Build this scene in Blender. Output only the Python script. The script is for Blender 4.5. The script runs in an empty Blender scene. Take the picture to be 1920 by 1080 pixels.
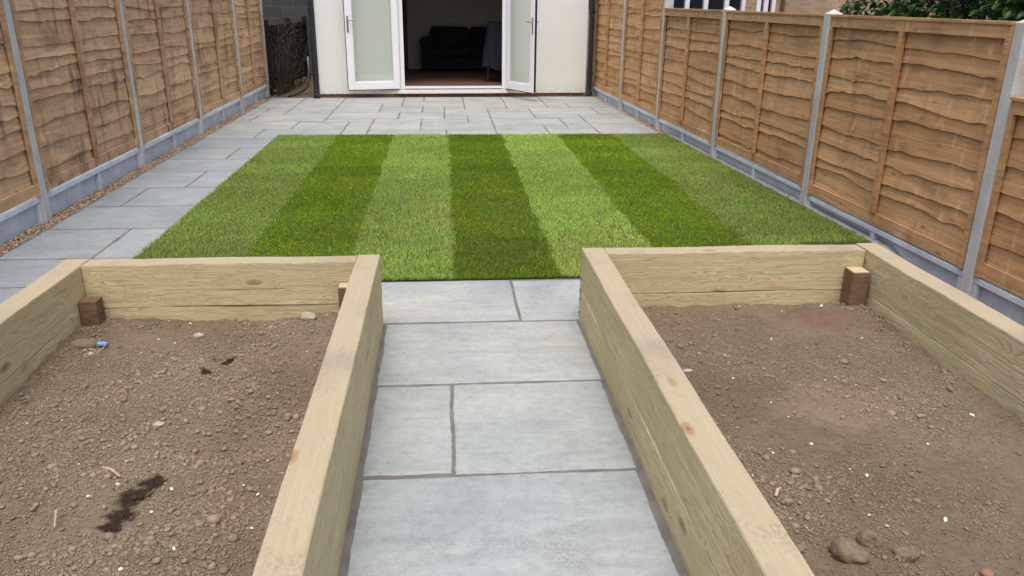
import bpy, bmesh, math, random
import numpy as np
from mathutils import Vector, Matrix, Euler
R = math.radians
random.seed(7); rng = np.random.default_rng(7)
scn = bpy.context.scene
COL = scn.collection

# ------------------------------------------------------------------ helpers
def tag(o, label=None, cat=None, group=None, kind=None):
    if label: o['label'] = label
    if cat: o['category'] = cat
    if group: o['group'] = group
    if kind: o['kind'] = kind
    return o

def empty(name, loc, label, cat, group=None, rz=0):
    o = bpy.data.objects.new(name, None); COL.objects.link(o)
    o.location = loc; o.rotation_euler = (0, 0, rz); o.empty_display_size = .1
    return tag(o, label, cat, group)

def npmesh(name, V, F, mat, parent=None, smooth=False, loc=(0, 0, 0), attrs=None, mats=None):
    """V (n,3) array, F (m,k) array (all faces with k corners) or list of such arrays"""
    V = np.asarray(V, dtype=np.float32)
    Fs = [np.asarray(f, dtype=np.int32) for f in (F if isinstance(F, list) else [F])]
    me = bpy.data.meshes.new(name)
    nl = sum(f.size for f in Fs); nf = sum(len(f) for f in Fs)
    me.vertices.add(len(V)); me.vertices.foreach_set('co', V.ravel())
    me.loops.add(nl); me.loops.foreach_set('vertex_index', np.concatenate([f.ravel() for f in Fs]))
    tot = np.concatenate([np.full(len(f), f.shape[1], np.int32) for f in Fs])
    st = np.concatenate([[0], np.cumsum(tot)[:-1]]).astype(np.int32)
    me.polygons.add(nf); me.polygons.foreach_set('loop_start', st); me.polygons.foreach_set('loop_total', tot)
    me.polygons.foreach_set('use_smooth', np.full(nf, smooth))
    me.update(calc_edges=True)
    for an, (dom, typ, dat) in (attrs or {}).items():
        a = me.attributes.new(an, typ, dom)
        dat = np.asarray(dat, dtype=np.float32)
        a.data.foreach_set('color' if typ == 'FLOAT_COLOR' else 'value', dat.ravel())
    for m in (mats or [mat]): me.materials.append(m)
    me.validate()
    o = bpy.data.objects.new(name, me); COL.objects.link(o); o.location = loc
    if parent: o.parent = parent
    return o

class MB:
    """collects shapes in world space; build() links them as one mesh object"""
    def __init__(s): s.v = []; s.f = []; s.t = []; s.off = Vector((0, 0, 0))
    def add(s, vs, fs, tone=.5):
        n = len(s.v); s.v += [tuple(v) for v in vs]
        for f in fs: s.f.append([n + i for i in f]); s.t.append(tone)
    def box(s, a, b, tone=.5, bev=0, rot=None, piv=None):
        bm = bmesh.new(); bmesh.ops.create_cube(bm, size=1)
        c = [(a[i] + b[i]) / 2 for i in range(3)]; d = [abs(b[i] - a[i]) for i in range(3)]
        for v in bm.verts: v.co = Vector((v.co.x * d[0], v.co.y * d[1], v.co.z * d[2]))
        if bev: bmesh.ops.bevel(bm, geom=bm.edges[:], offset=bev, segments=2, affect='EDGES', profile=.5)
        M = Matrix.Translation(c)
        if rot: M = Matrix.Translation(piv or c) @ Euler(rot).to_matrix().to_4x4() @ Matrix.Translation(Vector(c) - Vector(piv or c))
        bm.verts.index_update()
        s.add([M @ v.co for v in bm.verts], [[v.index for v in f.verts] for f in bm.faces], tone); bm.free(); return s
    def tube(s, pts, r, n=8, tone=.5, cap=True):
        pts = [Vector(p) for p in pts]; rr = r if isinstance(r, (list, tuple)) else [r] * len(pts)
        vs = []; fs = []
        for i, p in enumerate(pts):
            d = (pts[min(i + 1, len(pts) - 1)] - pts[max(i - 1, 0)]).normalized()
            u = d.orthogonal().normalized() if i == 0 else (pu - d * pu.dot(d)).normalized()
            pu = u; w = d.cross(u)
            for k in range(n):
                a = 2 * math.pi * k / n; vs.append(p + (u * math.cos(a) + w * math.sin(a)) * rr[i])
        for i in range(len(pts) - 1):
            for k in range(n):
                fs.append([i * n + k, i * n + (k + 1) % n, (i + 1) * n + (k + 1) % n, (i + 1) * n + k])
        if cap: fs += [list(range(n))[::-1], [(len(pts) - 1) * n + k for k in range(n)]]
        s.add(vs, fs, tone); return s
    def build(s, name, mat, parent=None, smooth=False, root=None):
        me = bpy.data.meshes.new(name)
        o = bpy.data.objects.new(name, me); COL.objects.link(o)
        r = root or parent
        off = r.location if (r is not None) else Vector((0, 0, 0))
        vs = [Vector(v) - off for v in s.v]
        if r is not None and r.rotation_euler.z:
            q = Matrix.Rotation(-r.rotation_euler.z, 3, 'Z'); vs = [q @ v for v in vs]
        me.from_pydata([tuple(v) for v in vs], [], s.f)
        me.polygons.foreach_set('use_smooth', [smooth] * len(s.f))
        a = me.attributes.new('tone', 'FLOAT', 'FACE'); a.data.foreach_set('value', s.t)
        me.materials.append(mat); me.update()
        if parent: o.parent = parent
        return o

# lattice noise for geometry
_tab = np.random.default_rng(3).random((256, 256)).astype(np.float32)
def vnoise(x, y):
    x = np.asarray(x, float); y = np.asarray(y, float)
    xi = np.floor(x).astype(int); yi = np.floor(y).astype(int); fx = x - xi; fy = y - yi
    fx = fx * fx * (3 - 2 * fx); fy = fy * fy * (3 - 2 * fy)
    g = lambda i, j: _tab[i % 256, j % 256]
    return (g(xi, yi) * (1 - fx) + g(xi + 1, yi) * fx) * (1 - fy) + (g(xi, yi + 1) * (1 - fx) + g(xi + 1, yi + 1) * fx) * fy
def fbm(x, y, o=4):
    s = 0; a = .5
    for k in range(o): s = s + a * (vnoise(x * 2 ** k + 17.3 * k, y * 2 ** k + 9.1 * k) - .5); a *= .5
    return s

# ------------------------------------------------------------------ materials
class NT:
    def __init__(s, name, rough=.8, spec=.3):
        s.m = bpy.data.materials.new(name); s.m.use_nodes = True; s.t = s.m.node_tree
        s.b = s.t.nodes['Principled BSDF']; s.b.inputs['Roughness'].default_value = rough
        s.b.inputs['Specular IOR Level'].default_value = spec
    def n(s, typ, **kw):
        nd = s.t.nodes.new('ShaderNode' + typ)
        for k, v in kw.items():
            k2 = k.replace('_', ' ')
            if k in ('blend_type', 'operation', 'data_type', 'feature', 'attribute_name', 'noise_dimensions', 'voronoi_dimensions', 'bands_direction', 'wave_type', 'distance'): setattr(nd, k, v); continue
            s.set(nd.inputs[k2], v)
        return nd
    def set(s, sock, v):
        if isinstance(v, bpy.types.NodeSocket): s.t.links.new(v, sock)
        else:
            if hasattr(sock.default_value, '__len__') and not hasattr(v, '__len__'): v = (v,) * len(sock.default_value)
            if hasattr(v, '__len__') and len(v) == 3 and len(sock.default_value) == 4: v = (*v, 1)
            sock.default_value = v
    def co(s, which='Object'): return s.n('TexCoord').outputs[which]
    def scale(s, vec, sc, rnd=False):
        mp = s.n('Mapping', Vector=vec, Scale=sc)
        if rnd:
            oi = s.n('ObjectInfo').outputs['Random']; mu = s.n('Math', operation='MULTIPLY'); s.set(mu.inputs[0], oi); mu.inputs[1].default_value = 37
            cx = s.n('CombineXYZ', X=mu.outputs[0], Y=mu.outputs[0], Z=mu.outputs[0]); s.set(mp.inputs['Location'], cx.outputs[0])
        return mp.outputs[0]
    def noise(s, vec, sc, det=5, rough=.55, dist=0):
        return s.n('TexNoise', Vector=vec, Scale=sc, Detail=det, Roughness=rough, Distortion=dist).outputs[0]
    def vor(s, vec, sc, feature='F1', out=0, rnd=1):
        return s.n('TexVoronoi', feature=feature, Vector=vec, Scale=sc, Randomness=rnd).outputs[out]
    def ramp(s, fac, *stops):
        r = s.n('ValToRGB'); s.set(r.inputs[0], fac); e = r.color_ramp.elements
        while len(e) < len(stops): e.new(.5)
        for el, (p, c) in zip(e, stops):
            el.position = p; el.color = (c, c, c, 1) if not hasattr(c, '__len__') else (*c, 1)
        return r.outputs[0]
    def mix(s, fac, a, b, mode='MIX'):
        m = s.n('Mix', data_type='RGBA', blend_type=mode); i = m.inputs
        s.set(i[0], fac); s.set(i[6], a); s.set(i[7], b); return m.outputs[2]
    def math(s, op, a, b=0.):
        m = s.n('Math', operation=op); s.set(m.inputs[0], a); s.set(m.inputs[1], b); return m.outputs[0]
    def attr(s, name, out='Fac'): return s.n('Attribute', attribute_name=name).outputs[out]
    def color(s, c): s.set(s.b.inputs['Base Color'], c); return s
    def bump(s, h, st=.3, d=.01):
        b = s.n('Bump', Strength=st, Distance=d, Height=h); s.t.links.new(b.outputs[0], s.b.inputs['Normal']); return s

def m_plain(name, c, rough=.7, var=.12, sc=12, spec=.3, bump=0):
    t = NT(name, rough, spec); v = t.co()
    n = t.noise(v, sc, 5)
    t.color(t.mix(1., c, t.ramp(n, (.25, 1 - var), (.75, 1 + var)), 'MULTIPLY'))
    if bump: t.bump(n, bump, .01)
    return t.m

def m_fence(name, cA, cB, cDark, dark, streak):
    t = NT(name, .85, .15); v = t.co()
    grain = t.noise(t.scale(v, (20, 1.6, 42)), 1., 5, .6, .4)
    streaks = t.noise(t.scale(v, (1, 10, 2.0)), 1., 3, .5)
    blot = t.noise(v, 2.3, 4, .6)
    tone = t.attr('tone')
    c = t.mix(tone, cA, cB)
    c = t.mix(1., c, t.ramp(grain, (.25, .7), (.5, 1.), (.75, 1.2)), 'MULTIPLY')
    c = t.mix(t.math('MULTIPLY', t.ramp(streaks, (.5, 0), (.68, 1)), t.ramp(blot, (.42, 0), (.6, streak))), c, cDark)
    c = t.mix(t.math('MULTIPLY', t.ramp(t.noise(t.scale(v, (1, 1.5, 5)), 1.4, 6, .65), (.5, 0), (.72, 1)), dark), c, cDark)
    light = t.noise(t.scale(v, (1, 15, 6.5)), 1., 5, .6)
    c = t.mix(t.math('MULTIPLY', t.ramp(light, (.54, 0), (.78, .55)), t.ramp(t.noise(v, 3.1, 2), (.44, 0), (.56, 1))), c, [min(1, x * 1.7 + .03) for x in cB])
    kn = t.vor(t.scale(v, (3, 3.2, 7.5)), 1.)
    c = t.mix(t.ramp(kn, (.0, .8), (.07, .45), (.12, 0)), c, [x * .42 for x in cA])
    t.color(c); t.bump(t.math('ADD', grain, t.math('MULTIPLY', t.noise(v, 30, 4), .7)), .55, .008)
    return t.m
M = {}
M['fence_left'] = m_fence('fence_wood_weathered', (.45, .280, .150), (.60, .40, .228), (.125, .085, .058), .7, .95)
M['fence_right'] = m_fence('fence_wood_honey', (.44, .252, .112), (.56, .340, .170), (.15, .086, .045), .5, .4)
M['fence_dark'] = m_fence('fence_wood_black', (.012, .0115, .012), (.022, .020, .020), (.008, .0075, .008), .5, .6)

def m_concrete(name, c, blue=0):
    t = NT(name, .9, .2); v = t.co()
    a = t.noise(v, 4, 6, .65); b = t.noise(v, 140, 3, .6); st = t.noise(t.scale(v, (3, 6, .9)), 1.6, 5, .6)
    c1 = t.mix(t.ramp(a, (.3, 0), (.7, 1)), [x * .78 for x in c], [min(1, x * 1.12) for x in c])
    c1 = t.mix(1., c1, t.ramp(b, (.3, .78), (.6, 1.06)), 'MULTIPLY')
    c1 = t.mix(t.ramp(st, (.52, 0), (.75, .4)), c1, [x * 1.4 for x in c])
    pit = t.vor(v, 55); c1 = t.mix(t.ramp(pit, (.06, .7), (.11, 0)), c1, [x * .35 for x in c])
    t.color(c1); t.bump(t.math('ADD', b, t.math('MULTIPLY', a, 2.)), .35, .006); return t.m
M['post'] = m_concrete('concrete_post', (.50, .505, .48))
M['board'] = m_concrete('concrete_gravel_board', (.57, .625, .665))
M['haunch'] = m_concrete('concrete_haunching', (.27, .275, .28))

def m_sleeper(name, top):
    t = NT(name, .78, .25); v0 = t.co()
    v = t.scale(v0, (1, 1, 1), True)
    kd = t.n('TexVoronoi', feature='F1', Vector=t.scale(v, (3.1, 7.5, 7.5)), Scale=1., Randomness=1.)
    kdist = kd.outputs['Distance']
    infl = t.ramp(kdist, (.0, 1), (.42, 0))
    warp = t.n('VectorMath', operation='ADD'); t.set(warp.inputs[0], t.scale(v, (.55, 7, 9)))
    cz = t.n('CombineXYZ', X=0., Y=t.math('MULTIPLY', infl, 1.1), Z=t.math('MULTIPLY', infl, 1.3)); t.set(warp.inputs[1], cz.outputs[0])
    rings = t.noise(warp.outputs[0], 2.6, 2, .5, .5)
    lines = t.math('FRACT', t.math('MULTIPLY', rings, 21.))
    lines = t.ramp(lines, (0, .0), (.55, .35), (.88, 1.), (1, .1))
    fine = t.noise(t.scale(v, (3, 120, 120)), 1., 3, .6)
    base = t.mix(t.noise(t.scale(v, (.9, 5, 5)), 1., 3), (.505, .445, .262), (.665, .59, .375))
    c = t.mix(t.math('MULTIPLY', lines, .72), base, (.27, .19, .07))
    c = t.mix(1., c, t.ramp(fine, (.3, .88), (.7, 1.08)), 'MULTIPLY')
    green = t.noise(v, 1.7, 3, .6); c = t.mix(t.ramp(green, (.42, 0), (.65, .5)), c, (.38, .35, .17))
    orange = t.noise(t.scale(v, (1.2, 5, 7)), 1.3, 3); c = t.mix(t.ramp(orange, (.62, 0), (.74, .35)), c, (.42, .20, .07))
    crack = t.noise(t.scale(v, (.9, 34, 34)), 1., 2, .5, .2); c = t.mix(t.ramp(crack, (.72, 0), (.755, .7)), c, (.09, .06, .03))
    # upward faces blend to a darker, greyer tone
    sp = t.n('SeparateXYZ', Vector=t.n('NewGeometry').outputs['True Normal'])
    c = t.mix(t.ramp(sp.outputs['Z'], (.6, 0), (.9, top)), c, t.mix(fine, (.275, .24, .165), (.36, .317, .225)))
    # knots
    keep = t.ramp(t.n('SeparateColor', Color=kd.outputs['Color']).outputs[0], (.22, 0), (.28, 1))
    k = t.math('MULTIPLY', t.ramp(kdist, (.05, 1), (.10, .8), (.15, 0)), keep)
    c = t.mix(t.math('MULTIPLY', k, .75), c, (.25, .14, .06))
    core = t.math('MULTIPLY', t.ramp(kdist, (.02, 1), (.05, 0)), keep); c = t.mix(t.math('MULTIPLY', core, .7), c, (.10, .05, .025))
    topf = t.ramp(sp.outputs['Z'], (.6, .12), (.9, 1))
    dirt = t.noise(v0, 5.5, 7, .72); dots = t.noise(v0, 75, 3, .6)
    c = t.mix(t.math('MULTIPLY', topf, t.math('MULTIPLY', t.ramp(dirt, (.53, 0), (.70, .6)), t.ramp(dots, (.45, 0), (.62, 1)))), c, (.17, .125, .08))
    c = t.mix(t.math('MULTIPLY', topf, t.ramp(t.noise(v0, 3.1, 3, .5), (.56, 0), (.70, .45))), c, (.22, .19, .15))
    t.color(c); t.bump(t.math('ADD', t.math('MULTIPLY', lines, .5), fine), .3, .004); return t.m
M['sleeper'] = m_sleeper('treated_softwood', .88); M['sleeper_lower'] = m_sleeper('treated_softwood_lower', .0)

def m_slab():
    t = NT('riven_sandstone', .72, .35); v = t.co(); tone = t.attr('tone')
    cx = t.n('CombineXYZ', X=t.math('MULTIPLY', tone, 91.), Y=t.math('MULTIPLY', tone, 57.), Z=0.)
    vv = t.n('VectorMath', operation='ADD'); t.set(vv.inputs[0], v); t.set(vv.inputs[1], cx.outputs[0]); v2 = vv.outputs[0]
    big = t.noise(v2, 1.6, 4, .6, .6); band = t.noise(t.scale(v2, (1.1, 7, 1)), 2.2, 6, .66, .9)
    grit = t.noise(v2, 190, 3, .65); mid = t.noise(v2, 26, 6, .7)
    c = t.mix(t.ramp(big, (.36, 0), (.64, 1)), (.250, .280, .283), (.325, .346, .338))
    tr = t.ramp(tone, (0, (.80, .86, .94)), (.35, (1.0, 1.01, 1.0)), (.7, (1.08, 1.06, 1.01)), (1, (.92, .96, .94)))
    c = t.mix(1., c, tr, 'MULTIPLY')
    c = t.mix(1., c, t.ramp(band, (.3, .86), (.5, 1.), (.72, 1.08)), 'MULTIPLY')
    c = t.mix(1., c, t.ramp(mid, (.28, .80), (.52, 1.), (.75, 1.10)), 'MULTIPLY')
    c = t.mix(1., c, t.ramp(grit, (.3, .84), (.65, 1.08)), 'MULTIPLY')
    c = t.mix(t.ramp(t.noise(v2, 1.1, 3), (.58, 0), (.75, .22)), c, (.47, .40, .30))
    # mortar smears and grit left on the face
    sm = t.math('MULTIPLY', t.ramp(t.noise(v2, 3.3, 5, .62), (.5, 0), (.72, 1)), t.ramp(t.noise(v2, 95, 4, .7), (.47, 0), (.62, .85)))
    c = t.mix(sm, c, (.15, .155, .155))
    sp = t.ramp(t.vor(v2, 34), (.05, .75), (.10, 0)); sp = t.math('MULTIPLY', sp, t.ramp(t.noise(v2, 7, 3), (.48, 0), (.58, 1)))
    c = t.mix(sp, c, (.13, .12, .11))
    t.color(c)
    h = t.math('ADD', t.math('MULTIPLY', band, 1.0), t.math('ADD', t.math('MULTIPLY', mid, .5), t.math('MULTIPLY', grit, .12)))
    t.bump(h, .42, .012); return t.m
M['slab'] = m_slab()

def m_grit(name, a, b, sc=160):
    t = NT(name, .95, .1); v = t.co(); n = t.noise(v, sc, 4, .75); k = t.noise(v, 9, 4)
    c = t.mix(t.ramp(n, (.3, 0), (.7, 1)), a, b); c = t.mix(1., c, t.ramp(k, (.3, .75), (.7, 1.15)), 'MULTIPLY')
    t.color(c); t.bump(n, .8, .006); return t.m
M['mortar'] = m_grit('joint_mortar', (.095, .092, .088), (.25, .24, .225), 330)
M['earth'] = m_grit('bare_earth', (.07, .052, .036), (.16, .12, .085), 60)
M['alley'] = m_grit('alley_earth', (.085, .062, .045), (.17, .125, .09), 40)

def m_soil():
    t = NT('garden_soil', .97, .08); v = t.co()
    c = t.attr('soil_col', 'Color')
    n = t.noise(v, 170, 5, .75); k = t.noise(v, 24, 5, .65)
    c = t.mix(1., c, t.ramp(n, (.28, .68), (.5, 1), (.74, 1.28)), 'MULTIPLY')
    c = t.mix(1., c, t.ramp(k, (.3, .84), (.7, 1.13)), 'MULTIPLY')
    t.color(c); t.bump(t.math('ADD', n, t.math('MULTIPLY', k, 1.4)), 1., .009); return t.m
M['soil'] = m_soil()
def m_crumb():
    t = NT('soil_crumb', .97, .08); v = t.co()
    c = t.attr('soil_col', 'Color'); n = t.noise(v, 210, 4, .7)
    c = t.mix(1., c, t.ramp(n, (.28, .75), (.72, 1.2)), 'MULTIPLY')
    t.color(c); t.bump(n, .5, .004); return t.m
M['crumb'] = m_crumb()

def m_grass():
    t = NT('grass_blades', .6, .25); c = t.attr('blade_col', 'Color'); t.color(c)
    tr = t.n('BsdfTranslucent', Color=t.mix(1., c, (1.1, 1.25, .5), 'MULTIPLY')); mx = t.n('MixShader'); mx.inputs[0].default_value = .22
    t.t.links.new(t.b.outputs[0], mx.inputs[1]); t.t.links.new(tr.outputs[0], mx.inputs[2])
    t.t.links.new(mx.outputs[0], t.t.nodes['Material Output'].inputs[0]); return t.m
M['grass'] = m_grass()
M['turf'] = m_grit('turf_root_mat', (.028, .034, .012), (.075, .085, .03), 120)
def m_gravel():
    t = NT('pea_shingle', .7, .3); tone = t.attr('tone')
    t.color(t.ramp(tone, (0, (.10, .065, .035)), (.3, (.27, .17, .085)), (.55, (.38, .27, .16)), (.8, (.30, .24, .18)), (1, (.55, .46, .34)))); return t.m
M['gravel'] = m_gravel()

def m_render():
    t = NT('cream_render', .85, .2); v = t.co()
    n = t.noise(v, 60, 5, .7); b = t.noise(v, 1.6, 4)
    c = t.mix(b, (.69, .705, .665), (.75, .765, .725)); c = t.mix(1., c, t.ramp(n, (.3, .95), (.7, 1.03)), 'MULTIPLY')
    sp = t.ramp(t.vor(v, 7.5), (.015, .8), (.035, 0)); c = t.mix(sp, c, (.22, .19, .15))
    z = t.n('SeparateXYZ', Vector=v).outputs['Z']
    c = t.mix(t.math('MULTIPLY', t.ramp(z, (.05, .5), (.22, 0)), t.ramp(t.noise(v, 14, 5, .7), (.42, 0), (.68, 1))), c, (.36, .30, .22))
    t.color(c); t.bump(n, .15, .006); return t.m
M['render'] = m_render()
M['upvc'] = m_plain('white_upvc', (.79, .80, .82), .35, .02, 8, .5)
def m_sill():
    t = NT('weathered_white_sill', .6, .3); v = t.co()
    n = t.noise(t.scale(v, (4, 4, 14)), 3, 6, .7); t.color(t.mix(t.ramp(n, (.55, 0), (.75, .75)), (.66, .65, .62), (.33, .28, .22))); return t.m
M['sill'] = m_sill()
def m_black():
    t = NT('black_plastic', .5, .4); v = t.co()
    sp = t.math('MULTIPLY', t.ramp(t.vor(v, 22), (.06, 1), (.11, 0)), t.ramp(t.noise(v, 4, 2), (.5, 0), (.56, 1)))
    t.color(t.mix(sp, (.018, .020, .024), (.6, .6, .58))); return t.m
M['black'] = m_black()
def m_brick(name, a, b, mort, sx, sz, offs=.5, ms=.02):
    t = NT(name, .9, .2); v = t.co(); s = t.n('SeparateXYZ', Vector=v); cx = t.n('CombineXYZ', X=s.outputs['X'], Y=s.outputs['Z'], Z=0.)
    br = t.n('TexBrick', Vector=cx.outputs[0], Color1=a, Color2=b, Mortar=mort, Scale=1., Mortar_Size=ms * sz, Brick_Width=sx, Row_Height=sz)
    br.offset = offs
    n = t.noise(v, 40, 5, .7); c = t.mix(1., br.outputs[0], t.ramp(n, (.3, .75), (.7, 1.2)), 'MULTIPLY')
    st = t.noise(v, 2.2, 4); c = t.mix(1., c, t.ramp(st, (.3, .78), (.7, 1.12)), 'MULTIPLY')
    t.color(c); t.bump(t.math('ADD', br.outputs['Fac'], t.math('MULTIPLY', n, -.6)), -.4, .01); return t.m
M['plinth'] = m_brick('red_brick', (.20, .075, .05), (.14, .055, .04), (.20, .15, .12), .225, .075, .5, .12)
M['block'] = m_brick('concrete_block', (.065, .070, .075), (.045, .050, .054), (.085, .082, .075), .45, .222, .5, .05)
M['yellow_brick'] = m_brick('buff_brick', (.42, .30, .17), (.34, .23, .13), (.35, .31, .25), .225, .075, .5, .12)
def m_glass():
    t = NT('door_glass', .02, .5)
    tr = t.n('BsdfTransparent', Color=(.945, .965, .945)); gl = t.n('BsdfGlossy', Roughness=.02); fr = t.n('LayerWeight', Blend=.5)
    mx = t.n('MixShader'); t.set(mx.inputs[0], t.math('ADD', t.math('MULTIPLY', t.math('POWER', fr.outputs['Facing'], 5.), .7), .06)); t.t.links.new(tr.outputs[0], mx.inputs[1]); t.t.links.new(gl.outputs[0], mx.inputs[2])
    t.t.links.new(mx.outputs[0], t.t.nodes['Material Output'].inputs[0]); return t.m
M['glass'] = m_glass()
def m_pane():
    t = NT('dark_window_glass', .04, .5); t.color((.012, .016, .022)); return t.m
M['pane'] = m_pane()
M['steel'] = m_plain('brushed_handle', (.30, .31, .33), .35, .05, 20, .5); M['steel'].node_tree.nodes['Principled BSDF'].inputs['Metallic'].default_value = .7
M['inner_wall'] = m_plain('beige_inner_wall', (.46, .42, .36), .9, .04, 3)
M['inner_floor'] = m_plain('brown_laminate', (.14, .080, .055), .6, .25, 6)
M['inner_door'] = m_plain('brown_wood_door', (.10, .055, .032), .6, .25, 5)
M['sofa'] = m_plain('charcoal_sofa_fabric', (.018, .018, .024), .95, .2, 40)
M['cloth'] = m_plain('blue_black_cloth', (.017, .020, .027), .95, .25, 22)
M['roof'] = m_plain('grey_roof_felt', (.12, .12, .12), .9)
M['stake'] = m_fence('stained_stake', (.145, .088, .054), (.185, .112, .068), (.05, .028, .02), .4, .4)
M['cut'] = m_plain('cut_end_grain', (.43, .345, .24), .85, .2, 45)
M['wframe'] = m_plain('white_window_frame', (.72, .72, .72), .5, .08, 10)
M['stem'] = m_plain('brown_dead_stem', (.060, .047, .034), .9, .4, 30)
M['bark'] = m_plain('hedge_bark', (.05, .04, .03), .9, .3, 20)
M['hose_grey'] = m_plain('grey_plastic_pipe', (.30, .29, .27), .6, .2, 15)
M['hose_brown'] = m_plain('muddy_pipe', (.045, .032, .022), .8, .3, 15)
M['stone'] = m_plain('white_chalk_stone', (.70, .68, .63), .85, .2, 60)
M['rubble'] = m_plain('grey_mortar_lump', (.32, .285, .24), .95, .35, 70, bump=.5)
M['blue'] = m_plain('blue_plastic', (.20, .32, .62), .45, .1, 20)
M['thread'] = m_plain('straw_thread', (.50, .38, .22), .8, .2, 40)
M['twig'] = m_plain('dry_twig', (.36, .28, .19), .9, .3, 50)
M['clay'] = m_plain('terracotta_bit', (.22, .125, .085), .9, .2, 50)
M['earthlump'] = m_plain('dry_earth_lump', (.150, .122, .087), .97, .3, 60, .08, .6)
M['screw'] = m_plain('screw_head', (.05, .045, .04), .5, .1)
def m_leaf():
    t = NT('hedge_leaf', .42, .4); c = t.attr('blade_col', 'Color'); t.color(c)
    tr = t.n('BsdfTranslucent', Color=t.mix(1., c, (1.3, 1.5, .6), 'MULTIPLY')); mx = t.n('MixShader'); mx.inputs[0].default_value = .2
    t.t.links.new(t.b.outputs[0], mx.inputs[1]); t.t.links.new(tr.outputs[0], mx.inputs[2])
    t.t.links.new(mx.outputs[0], t.t.nodes['Material Output'].inputs[0]); return t.m
M['leaf'] = m_leaf()

# ------------------------------------------------------------------ camera, light
HC = 1.5
cam = bpy.data.objects.new('camera', bpy.data.cameras.new('camera')); COL.objects.link(cam)
pitch, yaw, roll = R(19.891), R(4.9015), R(.5845)
fw = Vector((math.sin(yaw) * math.cos(pitch), math.cos(yaw) * math.cos(pitch), -math.sin(pitch)))
rt = Vector((math.cos(yaw), -math.sin(yaw), 0)); up = rt.cross(fw)
r2 = rt * math.cos(roll) + up * math.sin(roll); u2 = up * math.cos(roll) - rt * math.sin(roll)
mw = Matrix((( r2.x, u2.x, -fw.x, 0), (r2.y, u2.y, -fw.y, 0), (r2.z, u2.z, -fw.z, HC), (0, 0, 0, 1)))
cam.matrix_world = mw
cam.data.sensor_width = 36; cam.data.lens = 36 * 1494.44 / 1920; cam.data.clip_end = 500; cam.data.clip_start = .02
scn.camera = cam

AZ, EL = R(188), R(73)        # sun behind the camera on its left, high, veiled by cloud
sd = Vector((math.sin(AZ) * math.cos(EL), math.cos(AZ) * math.cos(EL), math.sin(EL)))
sun = bpy.data.objects.new('sun', bpy.data.lights.new('sun', 'SUN')); COL.objects.link(sun)
sun.rotation_euler = (-sd).to_track_quat('-Z', 'Y').to_euler(); sun.data.energy = .60; sun.data.angle = R(38); sun.data.color = (1, .98, .95)
W = bpy.data.worlds.new('World'); scn.world = W; W.use_nodes = True
sky = W.node_tree.nodes.new('ShaderNodeTexSky'); sky.sky_type = 'NISHITA'; sky.sun_disc = False
sky.sun_elevation = EL; sky.sun_rotation = AZ; sky.dust_density = 6; sky.air_density = .75; sky.ozone_density = .3
W.node_tree.links.new(sky.outputs[0], W.node_tree.nodes['Background'].inputs[0]); W.node_tree.nodes['Background'].inputs[1].default_value = .15
vs = scn.view_settings; vs.view_transform = 'Standard'; vs.look = 'None'; vs.gamma = 1; vs.use_curve_mapping = False
vs.exposure = .88

# ------------------------------------------------------------------ ground
def sheet(name, x0, y0, x1, y1, z, mat, n=1):
    xs = np.linspace(x0, x1, n + 1); ys = np.linspace(y0, y1, n + 1)
    V = [(x, y, z) for y in ys for x in xs]
    F = [(j * (n + 1) + i, j * (n + 1) + i + 1, (j + 1) * (n + 1) + i + 1, (j + 1) * (n + 1) + i) for j in range(n) for i in range(n)]
    return npmesh(name, V, np.array(F), mat)
tag(sheet('ground', -150, -150, 150, 150, -.05, M['earth']), kind='structure')
tag(sheet('alley_ground', -2.85, 13.18, -1.95, 17, -.004, M['alley']), kind='structure')

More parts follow.
